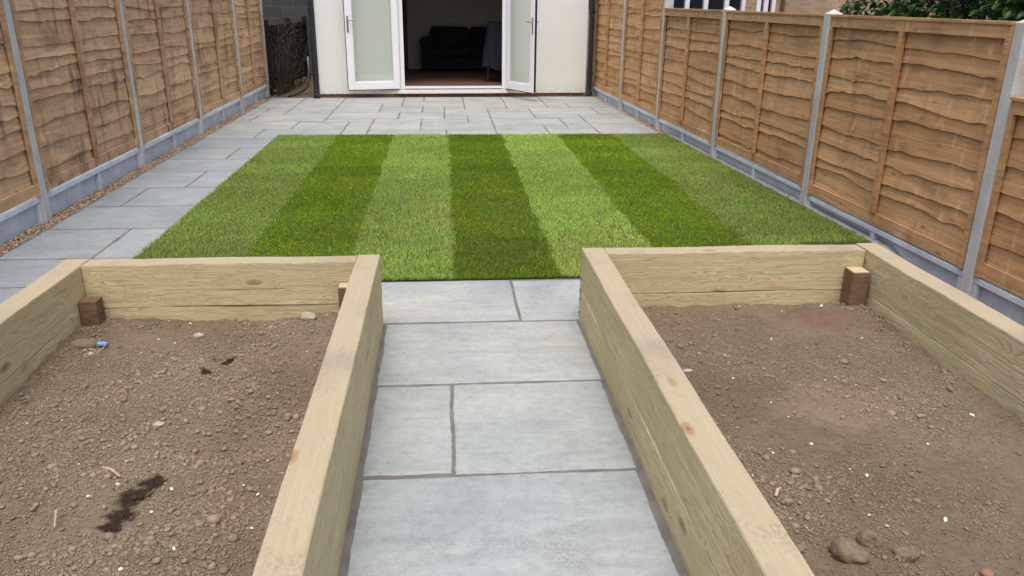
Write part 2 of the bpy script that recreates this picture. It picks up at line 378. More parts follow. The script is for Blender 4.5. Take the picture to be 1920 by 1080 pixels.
# ------------------------------------------------------------------ paving
G = .0066                                   # half a joint
def slab_mesh(rects, z=0, amp=.0025, seg=.05, th=.035):
    V = []; F4 = []; T = []
    for (x0, y0, x1, y1) in rects:
        x0, y0, x1, y1 = x0 + G, y0 + G, x1 - G, y1 - G
        tone = random.uniform(0, .2) if (x1 < -1.7 and y1 < 9.4) else random.uniform(.12, 1); dz = random.uniform(-.0009, .0009)  # slabs along the left fence tinted darker and bluer for its shade
        per = []
        for (ax, ay), (bx, by) in (((x0, y0), (x1, y0)), ((x1, y0), (x1, y1)), ((x1, y1), (x0, y1)), ((x0, y1), (x0, y0))):
            n = max(2, int(math.hypot(bx - ax, by - ay) / seg)); s = random.uniform(0, 99)
            nx, ny = (by - ay), -(bx - ax); l = math.hypot(nx, ny); nx /= l; ny /= l
            for k in range(n):
                u = k / n; d = (random.uniform(-1, 1) * amp + amp * 1.2 * math.sin(s + u * 9)) * (1 if 0 < k else .3)
                per.append((ax + (bx - ax) * u + nx * d, ay + (by - ay) * u + ny * d))
        n = len(per); b = len(V); cx, cy = (x0 + x1) / 2, (y0 + y1) / 2
        def inset(d): return [(p[0] + max(-d, min(d, cx - p[0])), p[1] + max(-d, min(d, cy - p[1]))) for p in per]
        ins = inset(.006); ins2 = inset(.045)
        V += [(p[0], p[1], z - th) for p in per]; V += [(p[0], p[1], z + dz - .004) for p in per]
        V += [(p[0], p[1], z + dz - .0012) for p in ins]; V += [(p[0], p[1], z + dz) for p in ins2]; V.append((cx, cy, z + dz))
        for r in range(3):
            for k in range(n):
                F4.append((b + r * n + k, b + r * n + (k + 1) % n, b + (r + 1) * n + (k + 1) % n, b + (r + 1) * n + k)); T.append(tone)
        for k in range(n): F4.append((b + 3 * n + k, b + 3 * n + (k + 1) % n, b + 4 * n, b + 4 * n)); T.append(tone)
    quads = [f for f in F4 if f[2] != f[3]]; tris = [f[:3] for f in F4 if f[2] == f[3]]
    tq = [t for f, t in zip(F4, T) if f[2] != f[3]]; tt = [t for f, t in zip(F4, T) if f[2] == f[3]]
    return V, [np.array(quads), np.array(tris)], tq + tt
def paving(name, rects, mortar, mz=-.0022, **k):
    V, F, T = slab_mesh(rects, **k)
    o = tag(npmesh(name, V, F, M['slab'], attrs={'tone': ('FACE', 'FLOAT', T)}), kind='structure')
    m = MB()
    for (x0, y0, x1, y1) in mortar: m.box((x0, y0, -.045), (x1, y1, mz))
    m.build('joint_mortar', M['mortar'], o); return o
HY = lambda x: 13.31 + .0551 * x            # line of the house front
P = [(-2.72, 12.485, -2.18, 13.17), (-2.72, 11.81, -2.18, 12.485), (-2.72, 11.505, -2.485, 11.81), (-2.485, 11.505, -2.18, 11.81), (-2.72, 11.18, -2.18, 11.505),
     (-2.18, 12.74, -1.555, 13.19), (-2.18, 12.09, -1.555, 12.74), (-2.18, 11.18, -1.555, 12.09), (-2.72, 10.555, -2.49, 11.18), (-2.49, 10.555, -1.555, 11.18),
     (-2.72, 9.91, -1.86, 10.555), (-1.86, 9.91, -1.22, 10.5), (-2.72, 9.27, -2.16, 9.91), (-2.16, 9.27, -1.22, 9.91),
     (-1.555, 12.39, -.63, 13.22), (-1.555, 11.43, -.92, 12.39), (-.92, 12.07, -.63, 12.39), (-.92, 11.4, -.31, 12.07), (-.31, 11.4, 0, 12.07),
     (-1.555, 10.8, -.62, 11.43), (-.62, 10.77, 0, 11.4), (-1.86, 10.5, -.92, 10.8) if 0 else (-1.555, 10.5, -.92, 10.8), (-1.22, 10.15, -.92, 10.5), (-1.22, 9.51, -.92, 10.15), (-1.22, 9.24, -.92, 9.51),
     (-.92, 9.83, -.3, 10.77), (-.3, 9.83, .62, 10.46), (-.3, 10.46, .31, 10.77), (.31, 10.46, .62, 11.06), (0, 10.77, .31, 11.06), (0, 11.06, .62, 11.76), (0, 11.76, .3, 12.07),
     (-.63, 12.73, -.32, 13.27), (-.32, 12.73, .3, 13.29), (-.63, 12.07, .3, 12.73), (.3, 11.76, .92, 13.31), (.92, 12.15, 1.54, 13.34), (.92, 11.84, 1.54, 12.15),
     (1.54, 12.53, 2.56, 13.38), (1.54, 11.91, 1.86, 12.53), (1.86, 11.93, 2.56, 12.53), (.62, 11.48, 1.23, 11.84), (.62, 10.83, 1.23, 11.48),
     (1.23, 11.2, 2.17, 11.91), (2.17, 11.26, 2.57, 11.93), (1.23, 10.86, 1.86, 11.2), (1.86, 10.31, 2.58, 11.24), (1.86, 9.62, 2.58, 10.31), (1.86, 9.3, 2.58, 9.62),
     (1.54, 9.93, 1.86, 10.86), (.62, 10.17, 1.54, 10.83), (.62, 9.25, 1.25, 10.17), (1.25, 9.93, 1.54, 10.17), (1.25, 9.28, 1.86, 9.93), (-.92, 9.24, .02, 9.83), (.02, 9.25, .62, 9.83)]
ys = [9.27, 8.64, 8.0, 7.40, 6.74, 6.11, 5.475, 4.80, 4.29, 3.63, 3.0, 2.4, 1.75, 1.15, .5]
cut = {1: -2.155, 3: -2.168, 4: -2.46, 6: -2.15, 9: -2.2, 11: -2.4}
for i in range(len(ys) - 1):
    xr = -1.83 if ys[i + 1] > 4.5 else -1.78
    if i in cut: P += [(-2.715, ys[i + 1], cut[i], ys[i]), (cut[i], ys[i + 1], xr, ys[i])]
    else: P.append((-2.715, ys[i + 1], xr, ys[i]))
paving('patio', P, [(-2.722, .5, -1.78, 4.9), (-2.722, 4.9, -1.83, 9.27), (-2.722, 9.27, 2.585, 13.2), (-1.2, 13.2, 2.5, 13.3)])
PP = [(-.40, 3.66, .357, 4.275), (.357, 3.652, .80, 4.262), (-.304, 2.985, .644, 3.650), (-.302, 2.314, .010, 2.979), (.010, 2.306, .638, 2.979),
      (-.301, 1.62, .634, 2.308), (-.301, .95, .2, 1.614), (.2, .95, .632, 1.614), (-.301, .3, .632, .944)]
G = .0062
paving('path', PP, [(-.33, .3, .67, 3.66), (-.41, 3.66, .81, 4.28)], amp=.0016, seg=.02, mz=-.0032)

# shingle strips
def pebble_field(name, n, place, rlo, rhi, mat, label, cat):
    bm = bmesh.new(); bmesh.ops.create_icosphere(bm, subdivisions=1, radius=1); bv = np.array([v.co for v in bm.verts]); bf = np.array([[v.index for v in f.verts] for f in bm.faces]); bm.free()
    P0 = place(n); k = len(bv)
    r = rng.uniform(rlo, rhi, n); sc = np.stack([rng.uniform(.8, 1.4, n), rng.uniform(.7, 1.1, n), rng.uniform(.5, .8, n)], 1) * r[:, None]
    a = rng.uniform(0, 6.28, n); V = bv[None] * sc[:, None] * (1 + rng.uniform(-.12, .12, (n, k, 1)))
    x = V[..., 0] * np.cos(a)[:, None] - V[..., 1] * np.sin(a)[:, None]; y = V[..., 0] * np.sin(a)[:, None] + V[..., 1] * np.cos(a)[:, None]
    V = np.stack([x, y, V[..., 2]], -1) + P0[:, None]
    F = bf[None] + (np.arange(n) * k)[:, None, None]
    return tag(npmesh(name, V.reshape(-1, 3), F.reshape(-1, 3), mat, smooth=True, attrs={'tone': ('FACE', 'FLOAT', np.repeat(rng.random(n), len(bf)))}), label, cat, kind='stuff')
FXR = lambda y: 2.57 + (11.7 - y) * .04         # ground line of the right fence
def gl_(n):
    y = rng.uniform(3.6, 13.1, n); return np.stack([rng.uniform(-2.835, -2.722, n), y, -.008 + rng.uniform(-.006, .009, n)], 1)
def gr_(n):
    y = rng.uniform(9.35, 13.3, n); return np.stack([FXR(y) - rng.uniform(-.03, .075, n), y, -.008 + rng.uniform(-.006, .008, n)], 1)
sh = MB(); sh.box((-2.9, .4, -.04), (-2.723, 13.2, -.016)); sh.box((2.5, 9.3, -.04), (2.62, 13.4, -.016)); tag(sh.build('shingle_bed', M['earth']), kind='structure')
pebble_field('shingle', 12500, gl_, .0055, .0105, M['gravel'], 'golden brown pea shingle strip along the foot of the left fence', 'gravel')
pebble_field('shingle', 3800, gr_, .006, .011, M['gravel'], 'pale pea shingle strip between patio and right fence', 'gravel')

# ------------------------------------------------------------------ lawn
LX = lambda y: -1.868 - .003 * (y - 4.8)
RX = lambda y: 2.785 - .041 * (y - 4.9)
Y0, Y1 = 4.285, 9.36
N = 26; V = []; F = []
for j in range(N + 1):
    y = Y0 + (Y1 - Y0) * j / N
    for i in range(N + 1): V.append((LX(y) + (RX(y) - LX(y)) * i / N, y, .010 - (.062 if y < 4.8 and i > N - 4 else 0) + .006 * float(fbm(i * .7, j * .7)))),
nn = (N + 1) ** 2
F = [(j * (N + 1) + i, j * (N + 1) + i + 1, (j + 1) * (N + 1) + i + 1, (j + 1) * (N + 1) + i) for j in range(N) for i in range(N)]
edge = [(0, i) for i in range(N + 1)] + [(j, N) for j in range(1, N + 1)] + [(N, i) for i in range(N - 1, -1, -1)] + [(j, 0) for j in range(N - 1, 0, -1)]
ei = [j * (N + 1) + i for j, i in edge]
for k in ei: V.append((V[k][0], V[k][1], -.045))
for k in range(len(ei)): k2 = (k + 1) % len(ei); F.append((ei[k2], ei[k], nn + k, nn + k2))
tag(npmesh('lawn', V, np.array(F), M['turf'], smooth=False), kind='structure')
def grass():
    n = 440000
    y = Y0 - .012 + (Y1 - Y0 + .02) * (rng.random(n) ** 1.22)
    u = rng.random(n); x = LX(y) - .012 + (RX(y) - LX(y) + .03) * u
    x = x + np.where((u < .01), rng.normal(0, .008, n), 0)
    S = np.array([-1.217, -.587, .04, .655, 1.304, 1.972])
    jx = x + .014 * (vnoise(y * 6, y * 0 + 3) - .5) * 2 + rng.normal(0, .011, n)
    ok = ~((y < 4.86) & (x > 2.30)); x, y, jx, u = x[ok], y[ok], jx[ok], u[ok]; n = len(x)
    k = (jx[:, None] > S[None]).sum(1); light = (k % 2 == 0)
    far = np.clip((y - 4.3) / 5, 0, 1)
    h = rng.uniform(.014, .025, n) * (1 + .5 * fbm(x * 4, y * 4)); w = rng.uniform(.0022, .0036, n) * (1 + .7 * far)
    a = rng.uniform(0, 2 * np.pi, n)
    lean = np.stack([rng.normal(0, .45, n), rng.normal(0, .40, n) + np.where(light, .60, -.34), np.zeros(n)], 1)
    side = np.stack([np.cos(a), np.sin(a), np.zeros(n)], 1)
    p = np.stack([x, y, .006 + 0 * x], 1); up_ = np.array([0, 0, 1.])
    m = p + (up_ * .62 + lean * .28) * h[:, None]; tip = p + (up_ * .95 + lean * .95) * h[:, None]
    V = np.stack([p - side * w[:, None] * .5, p + side * w[:, None] * .5, m - side * w[:, None] * .45, m + side * w[:, None] * .45, tip], 1)
    b = np.arange(n)[:, None] * 5
    Q = b + np.array([[0, 1, 3, 2]]); T = b + np.array([[2, 3, 4]])
    # blade colours: stripe tints adjust in colour the light and shade of leaning blades
    tint_l = np.array([.195, .300, .052]); tint_d = np.array([.215, .340, .026])
    c = np.where(light[:, None], tint_l, tint_d)
    per = np.array([.92, 1.06, 1.05, .94, 1.12, 1.12, .88])[k]
    row = ((y - Y0) / .42 + .37 * k).astype(int); rj = np.random.default_rng(5).uniform(.86, 1.12, (60, 8))[row % 60, k]
    patch = 1 + .42 * fbm(x * 1.3 + 5, y * 1.3) + .28 * fbm(x * 7, y * 7)
    c = c * (per * rj * patch)[:, None] * rng.uniform(.5, 1.5, n)[:, None]
    dry = rng.random(n) < (.018 + .02 * light); c[dry] = np.array([.25, .245, .09]) * rng.uniform(.7, 1.1, dry.sum())[:, None]
    yl = (fbm(x * 2.2 + 30, y * 2.2) > .16) | ((k == 4) & (y < 5.05)); c[yl] = c[yl] * np.array([1.2, 1.0, 1.2])
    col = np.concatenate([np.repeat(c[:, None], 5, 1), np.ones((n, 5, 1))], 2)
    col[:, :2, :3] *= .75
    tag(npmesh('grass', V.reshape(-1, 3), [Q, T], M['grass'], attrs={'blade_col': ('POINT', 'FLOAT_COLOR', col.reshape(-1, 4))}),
        'striped green turf grass covering the lawn between the fences', 'grass', kind='stuff')
grass()

# ------------------------------------------------------------------ raised beds
def beam(name, a, b, wx, z0, z1, parent, axis, jitter=.0012):
    """sleeper as a bevelled beam whose local X runs along its length"""
    L = (b - a); W = abs(wx[1] - wx[0]); H = z1 - z0
    bm = bmesh.new(); bmesh.ops.create_cube(bm, size=1)
    for v in bm.verts: v.co = Vector((v.co.x * L, v.co.y * W, v.co.z * H))
    bmesh.ops.bevel(bm, geom=bm.edges[:], offset=.0025, segments=2, affect='EDGES')
    ed = [e for e in bm.edges if abs((e.verts[0].co - e.verts[1].co).x) > L * .5]
    bmesh.ops.subdivide_edges(bm, edges=ed, cuts=int(L / .06), use_grid_fill=True)
    s = random.uniform(0, 99)
    for v in bm.verts:
        v.co.z += jitter * 1.5 * math.sin(v.co.x * 7 + s) + random.uniform(-.0006, .0006); v.co.y += jitter * math.sin(v.co.x * 5 + s * 2) + random.uniform(-.0006, .0006)
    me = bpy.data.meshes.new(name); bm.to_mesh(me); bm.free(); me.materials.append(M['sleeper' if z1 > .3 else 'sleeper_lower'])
    o = bpy.data.objects.new(name, me); COL.objects.link(o); o.parent = parent
    mid = (a + b) / 2; w = (wx[0] + wx[1]) / 2
    p = Vector((mid, w, (z0 + z1) / 2)) if axis == 'x' else Vector((w, mid, (z0 + z1) / 2))
    o.location = p - parent.location
    if axis == 'y': o.rotation_euler = (0, 0, math.pi / 2)
    return o
ZT, ZS = .362, .156
def stake(parent, x, y, s, top, cut=True, sy=None):
    sy = sy or s
    o = MB().box((x - s / 2, y - sy / 2, -.05), (x + s / 2, y + sy / 2, top), bev=.003, tone=random.random()).build('corner_post', M['stake'], parent)
    if cut: MB().box((x - s / 2 + .003, y - sy / 2 + .003, top + .0005), (x + s / 2 - .003, y + sy / 2 - .003, top + .003)).build('cut_end', M['cut'], o, root=parent)
    return o
def screws(parent, pts):
    for (x, y, z, ax) in pts:
        r = .0045; d = Vector((1, 0, 0)) * ax if isinstance(ax, int) else Vector((0, -1, 0))
        MB().tube([Vector((x, y, z)) - d * .004, Vector((x, y, z)) + d * .0012], r, 10).build('screw', M['screw'], parent)
lb = empty('raised_bed', (-1.03, 1.9, 0), 'timber sleeper raised bed on the left with small dark corner post', 'raised bed', 'timber raised beds beside the path')
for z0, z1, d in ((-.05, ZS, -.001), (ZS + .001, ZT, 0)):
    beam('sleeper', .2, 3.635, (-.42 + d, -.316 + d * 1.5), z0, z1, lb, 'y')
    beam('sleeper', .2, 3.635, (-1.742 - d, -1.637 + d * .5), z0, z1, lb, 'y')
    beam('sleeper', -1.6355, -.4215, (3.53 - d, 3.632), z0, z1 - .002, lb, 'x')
stake(lb, -1.595, 3.478, .075, .222, False); stake(lb, -.462, 3.485, .07, .262)
screws(lb, [(-.315, 3.58, .10, 1), (-.315, 3.6, .31, 1), (-.315, 3.59, .24, 1)])
rb = empty('raised_bed', (1.41, 1.9, 0), 'timber sleeper raised bed on the right with tall brown corner post', 'raised bed', 'timber raised beds beside the path')
for z0, z1, d in ((-.05, ZS, .0015), (ZS + .001, ZT, 0)):
    beam('sleeper', .2, 3.695, (.656 - d, .762 + d * .5), z0, z1, rb, 'y')
    beam('sleeper', .2, 3.695, (2.052 - d, 2.160), z0, z1, rb, 'y')
    beam('sleeper', .7635, 2.0505, (3.588 - d, 3.692), z0, z1 - .002, rb, 'x')
stake(rb, 1.995, 3.535, .085, .275, True, .09)
screws(rb, [(.655, 3.66, .325, -1), (.655, 3.655, .215, -1), (.650, 3.66, .105, -1), (.650, 3.655, .04, -1), (1.978, 3.489, .255, 0), (2.015, 3.489, .248, 0)])

# soil
def gauss(x, y, cx, cy, sx, sy=None): return np.exp(-((x - cx) / sx) ** 2 - ((y - cy) / (sy or sx)) ** 2)
def soil_h(x, y, left):
    h = .085 + .045 * fbm(x * 1.6 + (0 if left else 40), y * 1.6) + .046 * fbm(x * 6, y * 6 + 11) + .018 * fbm(x * 22, y * 22, 3) + .0075 * fbm(x * 60, y * 60, 3)
    if left:
        h = h - .022 * gauss(x, y, -.965, 2.10, .07, .14) + .02 * gauss(x, y, -.86, 2.12, .05, .12)
        h = h + .13 * gauss(x, y, -.70, 2.66, .11, .12) - .075 * gauss(x, y, -.78, 2.44, .12, .08) + .045 * gauss(x, y, -1.27, 2.07, .09, .1) - .03 * gauss(x, y, -.6, 2.1, .08, .2)
        h = h + .025 * gauss(x, y, -1.5, 3.35, .3) - .03 * gauss(x, y, -.92, 3.09, .05, .06) + .02 * gauss(x, y, -.6, 1.9, .18) + .02 * gauss(x, y, -.55, 3.45, .25)
    else:
        h = h + .045 * gauss(x, y, 1.7, 3.35, .25, .2) + .02 * gauss(x, y, .95, 2.9, .2, .5) - .015 * gauss(x, y, 1.5, 2.5, .4) + .01 * gauss(x, y, 1.2, 1.9, .4)
    return h
HOLLOW_SHADE = [(-.93, 2.195, .062, .05), (-.96, 2.14, .055, .06), (-.955, 2.06, .055, .06), (-.97, 1.995, .042, .045)]  # dark spots painted into the soil for the shade of hollows
def soil_col(x, y, left):
    base = np.array([.182, .146, .099]); b2 = np.array([.232, .191, .137]); dk = np.array([.140, .110, .075])
    k = np.clip(.5 + 1.5 * fbm(x * 3 + (0 if left else 21), y * 3 + 4), 0, 1)[..., None]
    c = base * (1 - k) + b2 * k
    k = np.clip(1.8 * fbm(x * 1.7 + 60, y * 1.7) + .05, 0, .6)[..., None]; c = c * (1 - k) + dk * k
    n1 = .22 * fbm(x * 14, y * 14); n2 = .22 * fbm(x * 14 + 9, y * 14 + 5)
    if left:
        w = np.zeros_like(x)
        for (cx, cy, sx, sy) in HOLLOW_SHADE: w = np.maximum(w, gauss(x + n1 * .3, y + n2 * .3, cx, cy, sx, sy))
        w = np.maximum(w, .95 * gauss(x + n1 * .3, y + n2 * .3, -.92, 3.09, .05, .045)); w = np.maximum(w, .85 * gauss(x + n1 * .3, y + n2 * .3, -.95, 2.96, .05, .03))
        w = np.clip((w + .9 * fbm(x * 38, y * 38, 3) - .42) * 3.2, 0, 1)[..., None]; c = c * (1 - w) + np.array([.042, .031, .022]) * w
    else:
        w = np.clip((gauss(x + n1 * .6, y + n2 * .6, 1.74, 3.30, .17, .17) - .35) * 3, 0, .8)[..., None]; c = c * (1 - w) + np.array([.185, .115, .088]) * w
        w = np.clip((gauss(x + n1, y + n2, 1.5, 2.55, .3, .2) - .4) * 2, 0, .5)[..., None]; c = c * (1 - w) + np.array([.26, .205, .155]) * w
    return c
def soil_bed(x0, x1, y0, y1, left, label):
    st = .0065; nx = int((x1 - x0) / st); ny = int((y1 - y0) / st)
    X, Y = np.meshgrid(np.linspace(x0, x1, nx), np.linspace(y0, y1, ny))
    Z = soil_h(X, Y, left)
    C = np.concatenate([soil_col(X, Y, left) * .97, np.ones((ny, nx, 1))], 2)  # ground a touch darker, shade between crumbs put into its colour
    i = np.arange(nx - 1)[None] + np.arange(ny - 1)[:, None] * nx
    F = np.stack([i, i + 1, i + nx + 1, i + nx], -1).reshape(-1, 4)
    tag(npmesh('soil', np.stack([X, Y, Z], -1).reshape(-1, 3), F, M['soil'], smooth=True, attrs={'soil_col': ('POINT', 'FLOAT_COLOR', C.reshape(-1, 4))}), kind='structure')
    # crumbs
    parts = []
    for sub, n, lo, hi, pw in ((1, 36000, .0013, .0040, 1.0), (2, 3400 if left else 2300, .0030, .0085, 2.7), (3, 55, .0085, .014, 1.6)):
        bm = bmesh.new(); bmesh.ops.create_icosphere(bm, subdivisions=1 if sub == 1 else 2, radius=1)
        bv = np.array([v.co for v in bm.verts]); bf = np.array([[v.index for v in f.verts] for f in bm.faces]); bm.free()
        m = n * 4
        px = rng.uniform(x0 + .01, x1 - .01, m); py = y0 + .9 + (y1 - y0 - .91) * rng.random(m)
        dens = np.clip((.40 if sub == 1 else .10) + 2.6 * fbm(px * 2.4 + (3 if left else 77), py * 2.4 + 8), .04, 1)
        if left: dens = np.clip(dens + .8 * gauss(px, py, -.72, 2.0, .2, .32) + .3 * gauss(px, py, -1.0, 2.6, .3, .2), 0, 1)
        else: dens = np.clip(dens + .35 * gauss(px, py, .9, 2.6, .16, .8) - .8 * gauss(px, py, 1.74, 3.33, .2, .17), 0.02, 1)
        ok = rng.random(m) < dens; px = px[ok][:n]; py = py[ok][:n]; n2 = len(px); k = len(bv)
        r = lo + (hi - lo) * rng.random(n2) ** pw
        # irregular lumps: random lattice bumps per lump
        dirs = rng.normal(size=(n2, 5, 3)); dirs /= np.linalg.norm(dirs, axis=2, keepdims=True)
        dd = np.einsum('nij,kj->nki', dirs, bv); bump = 1 + .34 * np.clip(dd, 0, 1).max(2) - .38 * np.clip(dd[..., 0] - .35, 0, 1) + .1 * rng.uniform(-1, 1, (n2, k))
        sc = np.stack([rng.uniform(.75, 1.3, n2), rng.uniform(.75, 1.3, n2), rng.uniform(.6, .95, n2)], 1)
        a = rng.uniform(0, 6.28, n2); V = bv[None] * bump[..., None] * sc[:, None] * r[:, None, None]
        xx = V[..., 0] * np.cos(a)[:, None] - V[..., 1] * np.sin(a)[:, None]; yy = V[..., 0] * np.sin(a)[:, None] + V[..., 1] * np.cos(a)[:, None]
        pz = soil_h(px, py, left) + r * .45
        V = np.stack([xx + px[:, None], yy + py[:, None], V[..., 2] + pz[:, None]], -1)
        c = soil_col(px, py, left) * rng.uniform(.80, 1.20, n2)[:, None]
        parts.append((V.reshape(-1, 3), (bf[None] + (np.arange(n2) * k)[:, None, None]).reshape(-1, 3), np.repeat(c, k, 0)))
    off = 0; Vs = []; Fs = []; Cs = []
    for v, f, c in parts: Vs.append(v); Fs.append(f + off); off += len(v); Cs.append(np.concatenate([c, np.ones((len(c), 1))], 1))
    tag(npmesh('soil_crumbs', np.concatenate(Vs), np.concatenate(Fs), M['crumb'], smooth=True, attrs={'soil_col': ('POINT', 'FLOAT_COLOR', np.concatenate(Cs))}), label, 'soil crumbs', kind='stuff')
soil_bed(-1.638, -.419, .22, 3.531, True, 'crumbly brown earth lumps covering the left raised bed')
soil_bed(.761, 2.053, .22, 3.589, False, 'crumbly brown earth lumps covering the right raised bed')

# litter and stones lying on the soil
def lump(name, x, y, r, left, mat, sc=(1, 1, .75), seed=0, sink=.35, smooth=True, sub=3, amp=.35):
    bm = bmesh.new(); bmesh.ops.create_icosphere(bm, subdivisions=sub, radius=1); V = np.array([v.co for v in bm.verts]); F = np.array([[v.index for v in f.verts] for f in bm.faces]); bm.free()
    g = np.random.default_rng(seed + 100)
    for k, (nd, am, ex) in enumerate(((7, amp, 3), (24, amp * .4, 6), (110, amp * .22, 40))):
        d = g.normal(size=(nd, 3)); d /= np.linalg.norm(d, axis=1, keepdims=True)
        V = V * (1 + am * (np.clip(V / np.linalg.norm(V, axis=1, keepdims=True) @ d.T, 0, 1) ** ex * g.uniform(-1, 1, nd)).sum(1, keepdims=True) * .6)
    V = V * (1 + g.uniform(-.03, .03, (len(V), 1))) * np.array(sc) * r
    z = float(soil_h(np.array(x), np.array(y), left))
    return npmesh(name, V, F, mat, smooth=smooth, loc=(x, y, z + r * sc[2] * (1 - sink) * .6))
for i, (x, y, r, sc, lab) in enumerate([(1.076, 1.715, .040, (1.1, .9, .8), 'largest dry earth lump at the front of the right bed'),
        (1.160, 1.755, .034, (.95, .9, .8), 'middle of three dry earth lumps touching in the right bed'), (1.225, 1.69, .032, (1.1, .9, .8), 'rightmost of three dry earth lumps at the front of the right bed')]):
    tag(lump('earth_lump', x, y, r, False, M['earthlump'], sc, i, .55, True, 4, .62), lab, 'earth lump', 'large earth lumps in the right bed')
tag(lump('earth_lump', -1.535, 3.21, .042, True, M['earthlump'], (1.3, .7, .6), 9, .5), 'long flat earth lump beside the blue clip in the left bed', 'earth lump')
tag(lump('earth_lump', -.765, 2.77, .022, True, M['earthlump'], (1.2, .8, .7), 12, .3), 'small flat earth lump on top of the mound in the left bed', 'earth lump')
tag(lump('rubble_lump', -.64, 3.47, .026, True, M['rubble'], (1.25, .8, .8), 21, .3, True, 3, .6), 'pale mortar rubble lump at the back of the left bed', 'rubble')
tag(lump('rubble_lump', -1.107, 3.345, .020, True, M['rubble'], (1.2, .8, .8), 22, .3, True, 3, .6), 'pale grey rubble piece in the middle back of the left bed', 'rubble')
tag(lump('rubble_lump', -1.02, 2.557, .016, True, M['rubble'], (1.3, .9, .6), 23, .4, True, 3, .6), 'flat grey rubble chip in the centre of the left bed', 'rubble')
tag(lump('rubble_lump', .958, 2.85, .018, False, M['rubble'], (1.4, .8, .5), 24, .3, True, 3, .6), 'grey rubble flake beside the path sleeper in the right bed', 'rubble')
tag(lump('clay_shard', -1.245, 2.837, .012, True, M['clay'], (1.3, .9, .7), 31), 'orange brown clay shard in the middle of the left bed', 'clay shard')
tag(lump('clay_shard', 1.403, 1.615, .016, False, M['clay'], (1.2, .9, .7), 32), 'rounded red brown clay bit at front of right bed', 'clay shard')
tag(lump('pebble', -1.477, 3.138, .013, True, M['rubble'], (1.1, .9, .8), 41), 'pale round pebble in front of the blue clip', 'pebble')
cx, cy = -1.452, 3.20; cz = float(soil_h(np.array(cx), np.array(cy), True)) + .014
clip = empty('plastic_clip', (cx, cy, cz), 'small blue plastic clip with a straw thread in the left bed', 'plastic clip')
MB().box((cx - .020, cy - .008, cz), (cx + .020, cy + .008, cz + .012), bev=.002).box((cx - .016, cy - .005, cz + .012), (cx + .004, cy + .005, cz + .015), bev=.001).build('clip_body', M['blue'], clip)
MB().tube([(cx - .04, cy - .035, cz), (cx - .01, cy - .055, cz + .004), (cx + .008, cy - .075, cz - .002), (cx + .018, cy - .03, cz + .006), (cx + .017, cy - .008, cz + .004)], .0013, 6).build('thread', M['thread'], clip)
def chip(i, x, y, r, left, first=[None] * 5):
    k = i % 5
    if first[k] is None: first[k] = lump('stone_chip', x, y, 1, left, M['stone'], (1, .75, .55), 60 + k, .2, False, 1, .7); o = first[k]
    else: o = first[k].copy(); COL.objects.link(o)
    o.scale = (r, r, r); o.rotation_euler = (random.uniform(-.4, .4), random.uniform(-.4, .4), random.uniform(0, 6)); o.location = (x, y, float(soil_h(np.array(x), np.array(y), left)) + r * .35 + .004)
    return tag(o, 'tiny white stone chip lying on the soil of the %s raised bed' % ('left' if left else 'right'), 'stone', 'white stone chips in the %s bed' % ('left' if left else 'right'))
LC = [(-1.269, 3.479, 7), (-1.175, 3.48, 8), (-0.932, 3.479, 6), (-1.255, 3.29, 6), (-1.187, 3.286, 7), (-1.28, 3.152, 4), (-0.934, 2.731, 5), (-1.068, 2.56, 6), (-0.506, 3.5, 7), (-0.682, 3.232, 5), (-0.6, 3.143, 5), (-0.548, 3.018, 5), (-1.482, 2.716, 5), (-1.47, 2.579, 5), (-1.365, 2.606, 4), (-1.02, 2.185, 7), (-1.08, 2.119, 8), (-0.844, 2.139, 10), (-0.87, 2.033, 8), (-0.643, 2.177, 7), (-0.589, 2.127, 8), (-0.56, 1.925, 7), (-0.747, 1.845, 10), (-0.863, 1.778, 8), (-1.196, 2.327, 5), (-1.047, 2.327, 5), (-0.6, 2.326, 5), (-0.622, 2.649, 5)]
RC = [(1.829, 3.517, 9), (1.779, 3.421, 8), (1.833, 3.122, 8), (1.429, 3.146, 6), (1.574, 3.391, 6), (1.417, 3.526, 5), (1.131, 2.795, 8), (1.216, 2.611, 6), (1.496, 2.757, 5), (1.604, 2.717, 6), (1.247, 2.516, 5), (1.23, 2.289, 8), (1.63, 2.26, 8), (1.887, 2.418, 12), (1.325, 2.092, 9), (1.248, 1.829, 8), (1.419, 1.825, 10), (0.954, 2.108, 5), (1.074, 2.241, 6), (1.285, 2.126, 5), (1.171, 3.008, 5), (1.215, 1.872, 6), (1.087, 1.74, 7)]
for i, (x, y, r) in enumerate(LC): chip(i, x, y, r * .0007, True)
for i, (x, y, r) in enumerate(RC): chip(i, x, y, r * .0007, False)
def stick(x, y, a, L, r, left, label, mat='twig', up=.01):
    z = float(soil_h(np.array(x), np.array(y), left)) + .008; d = Vector((math.cos(a), math.sin(a), 0)) * L
    p = Vector((x, y, z)); m = MB().tube([p, p + d * .5 + Vector((0, .003, up)), p + d + Vector((.002, 0, up * .6))], [r, r * 1.1, r * .7], 7)
    o = m.build('twig', M[mat]); tag(o, label, 'twig')
stick(-1.104, 2.29, -.72, .10, .0045, True, 'pale broken stick behind the dark hollow in the left bed')
stick(-1.108, 1.965, 1.75, .065, .003, True, 'short upright straw stalk at the front left of the left bed', 'twig', .03)
stick(.972, 1.97, .9, .04, .005, False, 'pale wood splinter beside the path sleeper in the right bed', 'cut')
stick(.998, 1.84, -1.2, .025, .0014, False, 'thin pale straw bit at the front of the right bed', 'thread')

